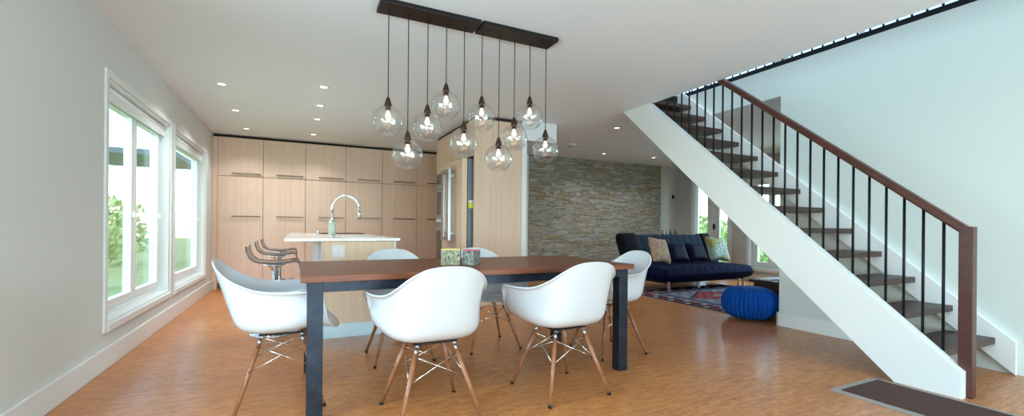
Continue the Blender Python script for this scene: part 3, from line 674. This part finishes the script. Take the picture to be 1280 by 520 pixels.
sm = empty('smoke_detector', (4.15, 6.22, H), 'round white smoke detector on the ceiling before the stone wall', 'smoke detector')
MB().lathe([(0, -.035), (.03, -.035), (.055, -.025), (.065, -.012), (.068, 0), (0, 0)], 28).build('body', 'white_trim', sm); MB().lathe([(.02, -.037), (.035, -.037), (.035, -.034), (.02, -.034)], 20).build('sensor_ring', 'gasket', sm)
vt = empty('ceiling_vent', (4.42, 6.45, H), 'small rectangular ceiling vent beside the smoke detector', 'vent')
bx(-.16, -.05, -.008, .16, .05, 0).build('frame', 'grey_vent', vt)
MB().box(-.14, -.03, -.011, .14, -.02, -.008).box(-.14, -.005, -.011, .14, .005, -.008).box(-.14, .02, -.011, .14, .03, -.008).build('louvers', 'white_trim', vt)

# ------------------------------------------------------------------ staircase
stc = empty('staircase', (4.0, 1.5, 0), 'open riser staircase with white stringers, dark treads and black balusters', 'staircase')
ox, oy = 4.0, 1.5
def L(x, y, z): return (x - ox, y - oy, z)
SX0, SX1 = 3.55, 3.63
def zbot(y): return .118 + (y - 1.617) * .890
def ztop(y): return .559 + (y - 1.62) * .866
yb0 = 1.617 - .118 / .890; ytp = 1.62 + (H - .559) / .866
pts = [(yb0, 0), (1.0, 0), (1.0, .02)]
yt0 = 1.62 - (.559 - .2) / .866
pts = [(yt0 - .05, 0), (yb0, 0), (1.617 + (H - .002 - .118) / .89, H - .002), (ytp, H - .002), (yt0, .2), (yt0 - .05, .16)]
MB().poly([(y - oy, z) for y, z in pts], SX0 - ox, SX1 - ox).build('stringer', 'white_trim', stc, bevel=.002)
def ytr(k): return 2.42 + .2265 * (k - 6)
def ztr(k): return 1.212 + .194 * (k - 6)
# wall side stringer
a, b = ytr(1) - .1, ytr(13) + .3
zs = lambda y, o: ztr(6) + (y - ytr(6)) * .8565 + o
MB().poly([(a - oy, max(0, zs(a, -.24))), (b - oy, zs(b, -.24)), (b - oy, zs(b, .075)), (a - oy, zs(a, .075))], 4.49 - ox, 4.528 - ox).build('stringer', 'white_trim', stc, bevel=.002)
for k in range(1, 14):
    y = ytr(k); z = ztr(k)
    bx(SX1 + .001 - ox, y - oy, z - .045, 4.488 - ox, y + .275 - oy, z).build('tread', 'dark_tread', stc, bevel=.003)
    # little black steel shelf bracket at the near end
hy0, hz0, hs_ = 2.85, 2.40, .828
def zrail(y): return 1.394 + (y - 1.64) * .826
y = 1.171
rail_b = MB().tube([(3.59 - ox, yy - oy, zrail(yy)) for yy in (1.15, 2.0, 3.0, 4.15)], .001, 4)
hr = MB().poly([(1.15 - oy, zrail(1.15) - .033), (4.15 - oy, zrail(4.15) - .033), (4.15 - oy, zrail(4.15) + .033), (1.15 - oy, zrail(1.15) + .033)], 3.606 - ox, 3.668 - ox)
hr.build('handrail', 'handrail_wood', stc, bevel=.012)
for i in range(24):
    y = 1.272 + i * .10
    z1 = zrail(y) - .03; z0 = ztop(y) - .03
    MB().tube([(3.637 - ox, y - oy, z0), (3.637 - ox, y - oy, z1)], .0085, 8).build('baluster', 'rail_black', stc)
bx(3.605 - ox, 1.13 - oy, 0, 3.67 - ox, 1.195 - oy, 1.03).build('newel_post', 'handrail_wood', stc, bevel=.006)

# upper guard railing along the far side of the stairwell
g = empty('guard_railing', (XW + .05, 0, H2), 'black upper floor guard railing along the top of the stair wall', 'railing')
bx(-.05, -3.9, 0, .06, 4.25, .05).build('base_rail', 'rail_black', g)
bx(-.025, -3.9, .93, .025, 4.25, .98).build('top_rail', 'handrail_wood', g, bevel=.008)
for i in range(82):
    MB().tube([(0, -3.8 + i * .0985, .06), (0, -3.8 + i * .0985, .93)], .0085, 6).build('baluster', 'rail_black', g)
g = empty('guard_railing', (XO - .05, 0, H2), 'black upper floor guard railing on the near side of the stairwell', 'railing')
bx(-.03, -.6, 0, .03, 3.2, .05).build('base_rail', 'rail_black', g); bx(-.025, -.6, .93, .025, 3.2, .98).build('top_rail', 'handrail_wood', g)
for i in range(38): MB().tube([(0, -.5 + i * .0985, .05), (0, -.5 + i * .0985, .93)], .0085, 6).build('baluster', 'rail_black', g)
struct('trim_3', bx(XO + .002, 4.235, H + .002, XW - .002, 4.249, H2 + .03), 'rail_black', label='dark nosing at the top landing of the stairs', cat='trim')

# ------------------------------------------------------------------ living area
# rug
rx0, rx1, ry0, ry1 = 4.60, 6.85, 3.56, 5.42
def rugcol(u, v):
    x, y = u * 2.25, v * 1.86; dx = min(x, 2.25 - x); dy = min(y, 1.86 - y); d = min(dx, dy); rnd = random.random()
    navy, red, cream, blue, rose, dk = (30, 34, 66), (140, 40, 52), (186, 172, 160), (86, 102, 130), (164, 84, 92), (22, 24, 40)
    if d < .05: return dk
    if d < .26:
        k = math.sin(x * 22) * math.sin(y * 22)
        return cream if k > .55 else (red if k < -.5 else navy)
    if d < .31: return cream if rnd < .7 else blue
    if d < .42: return blue if math.sin((x + y) * 30) > 0 else navy
    cx_, cy_ = abs(x - 1.125) / .62, abs(y - .93) / .42
    if cx_ + cy_ < .35: return navy if rnd < .5 else cream
    if cx_ + cy_ < 1: return red if math.sin(x * 36) * math.sin(y * 36) > -.35 else rose
    if cx_ + cy_ < 1.12: return dk
    return (104, 116, 138) if math.sin(x * 28) * math.sin(y * 28) > 0 else (150, 150, 156)
rg = empty('area_rug', (rx0, ry0, 0), 'oriental rug in navy, red and grey under the sofa', 'rug')
MB().grid(lambda u, v: (u * (rx1 - rx0), v * (ry1 - ry0), .008), 110, 90, colfn=rugcol).build('pile', 'rug_wool', rg, solid=.006, smooth=False)
fg = MB()
for i in range(93): yy = i * .02; fg.box(-.035, yy, .002, 0, yy + .012, .006)
fg.build('fringe', 'tan_pattern', rg)

# sofa
so = empty('sofa_bed', (6.125, 5.45, 0), 'navy blue quilted sofa bed on chrome legs', 'sofa')
def pad(w, d, h, nch, amp, pw=.2, taper=0):
    """cushioned slab centred at origin with channel grooves running along y"""
    b = MB()
    def top(sgn):
        def fn(u, v):
            x, y = (u - .5), (v - .5)
            ex = (1 - (abs(x) * 2) ** 6) ** pw if abs(x) < .5 else 0; ey = (1 - (abs(y) * 2) ** 6) ** pw if abs(y) < .5 else 0
            hh = max(0, ex * ey) * h / 2
            ch_ = abs(math.sin(u * nch * PI)) ** .5 if nch else 1
            return (x * w, y * d, sgn * (hh - amp * (1 - ch_) * (1 if sgn > 0 else 0) * min(1, hh / (h / 2))))
        return fn
    b.grid(top(1), 96, 24); b.grid(top(-1), 96, 24, flip=True)
    return b
seat = pad(2.06, 1.02, .25, 12, .022, .13).build('seat', 'navy_velvet', so, loc=(0, 0.05, .278), smooth=True)
bk = pad(2.06, .62, .20, 12, .015).build('backrest', 'slate_cloth', so, loc=(0, .50, .60), smooth=True); bk.rotation_euler.x = math.radians(66)
for sx in (-1, 1):
    e = pad(.34 if sx < 0 else .24, .66, .225, 0, 0).build('back_wing', 'black_velvet', so, loc=(sx * (.93 if sx < 0 else .96), .492, .606), smooth=True); e.rotation_euler.x = math.radians(66)
MB().box(-.95, -.35, .14, .95, .45, .17).build('frame', 'black_steel', so)
for lx, ly in ((-.90, -.38), (-.18, -.32), (.58, -.50), (-.90, .40), (.90, .40), (.9, -.36)):
    MB().box(lx - .025, ly - .012, .0125, lx + .025, ly + .012, .17).build('leg', 'chrome', so, bevel=.002)
def pillow(name, loc, w, h, t, m, rx, rz, label, ry=0):
    b = MB()
    def fn(sg):
        def f_(u, v):
            x, y = (u - .5) * 2, (v - .5) * 2
            k = max(0, (1 - x ** 4)) ** .5 * max(0, (1 - y ** 4)) ** .5
            pin = 1 - .10 * (1 - abs(x)) * (abs(y) ** 3); pin2 = 1 - .10 * (1 - abs(y)) * (abs(x) ** 3)
            return (x * w / 2 * pin2, sg * k * t / 2, y * h / 2 * pin)
        return f_
    b.grid(fn(-1), 24, 24); b.grid(fn(1), 24, 24, flip=True)
    o = b.build(name, m, loc=loc, smooth=True); o.rotation_euler = (rx, ry, rz); tag(o, label, 'cushion', 'cushions on the sofa'); return o
pillow('cushion', (5.49, 5.54, .635), .44, .44, .15, 'tan_pattern', -.38, .12, 'tan patterned cushion at the left end of the sofa', .12)
pillow('cushion', (5.95, 5.58, .585), .41, .34, .15, 'navy_cushion', -.5, -.05, 'dark navy cushion beside the tan cushion on the sofa', .06)
pillow('cushion', (6.42, 5.58, .585), .41, .34, .15, 'navy_cushion', -.5, -.08, 'dark navy cushion beside the green patterned cushion', .06)
pillow('cushion', (6.88, 5.52, .64), .45, .46, .16, 'green_pattern', -.42, -.12, 'green and pale blue patterned cushion at the right end of the sofa', .10)

# pouf: knitted ribbed ball flattened
pf = MB(); NR = 38
def pfn(u, v):
    a = u * 2 * PI; p = (v - .5) * PI; rib = abs(math.cos(a * NR / 2.0)) ** .5
    cr = math.copysign(abs(math.cos(p)) ** .72, 1); r_ = .262 * cr + .028 * rib * cr
    return (r_ * math.cos(a), r_ * math.sin(a), .187 + .185 * math.copysign(abs(math.sin(p)) ** .8, math.sin(p)) - .012 * (1 - cr) * (1 if p > 0 else 0))
pf.grid(pfn, NR * 8, 28, wrap=True)
tag(pf.build('pouf', 'pouf_knit', loc=(4.56, 3.235, 0.0), smooth=True), 'round bright blue knitted pouf beside the staircase', 'pouf')

# dark console by the end of the stair wall
cs = empty('low_console', (5.28, 3.12, 0), 'low dark brown wooden console behind the blue pouf', 'console')
bx(-.30, -.32, .03, .5, .36, .365).build('body', 'espresso_wood', cs, bevel=.003); bx(-.34, -.36, .365, .54, .40, .40).build('top', 'espresso_wood', cs, bevel=.004)
for k in range(4): bx(-.34, .362, .07 + k * .075, .5, .40, .095 + k * .075).build('slat', 'espresso_wood', cs, bevel=.002)
tag(bx(5.0, 3.28, .401, 5.22, 3.46, .413).build('magazine', 'paper_white', rz=0), 'pale magazine lying on the dark console', 'magazine')
tag(bx(5.0, 2.9, .401, 5.35, 3.2, .425).build('tray', 'fridge_side', bevel=.004), 'grey glass tray on the dark console', 'tray')

# plant behind the sofa
pl = empty('potted_plant', (7.28, 7.0, 0), 'potted plant with upright leaves poking up behind the sofa', 'plant')
MB().lathe([(0, 0), (.13, 0), (.17, .4), (.18, .42), (.15, .42), (.15, .38), (0, .38)], 24).build('pot', 'terracotta', pl)
lf = MB(); rnd = random.Random(3)
for k in range(13):
    a = k * 2.4; r_ = .05 + .10 * rnd.random(); hgt = rnd.uniform(.45, .66); bs_ = Vector((math.cos(a) * .04, math.sin(a) * .04, .38)); tp = Vector((math.cos(a) * (r_ + .06), math.sin(a) * (r_ + .06), .38 + hgt)); sd_ = Vector((-math.sin(a), math.cos(a), 0))
    n = len(lf.v)
    for t, w_ in ((0, .012), (.4, .035), (.8, .025), (1, .002)):
        p_ = bs_.lerp(tp, t) + Vector((math.cos(a), math.sin(a), 0)) * .06 * t * t
        lf.v += [tuple(p_ - sd_ * w_), tuple(p_ + Vector((math.cos(a), math.sin(a), 0)) * -.008), tuple(p_ + sd_ * w_)]
    for j in range(3):
        for i in range(2): q0 = n + j * 3 + i; lf.f.append((q0, q0 + 1, q0 + 4, q0 + 3)); lf.c.append(None); lf.sm.append(True)
lf.build('leaves', 'leaf', pl, fixn=False, solid=.003)
sw_ = empty('wall_switch', (7.85, 7.518, 1.70), 'small dark thermostat on the white wall right of the stone', 'thermostat')
bx(-.03, -.02, 0, .03, 0, .09).build('body', 'black_switch', sw_, bevel=.004); bx(-.018, -.023, .03, .018, -.02, .07).build('display', 'oven_glass', sw_)

# mat at the foot of the stairs
dm = empty('doormat', (3.0, .55, 0), 'dark brown mat with grey edging at the foot of the stairs', 'mat')
bx(.04, .04, .0, .47, .99, .012).build('pile', 'doormat_brown', dm, bevel=.003)
MB().box(0, 0, 0, .04, 1.03, .008).box(.47, 0, 0, .51, 1.03, .008).box(.04, .99, 0, .47, 1.03, .008).box(.04, 0, 0, .47, .04, .008).build('edging', 'mat_edge', dm)
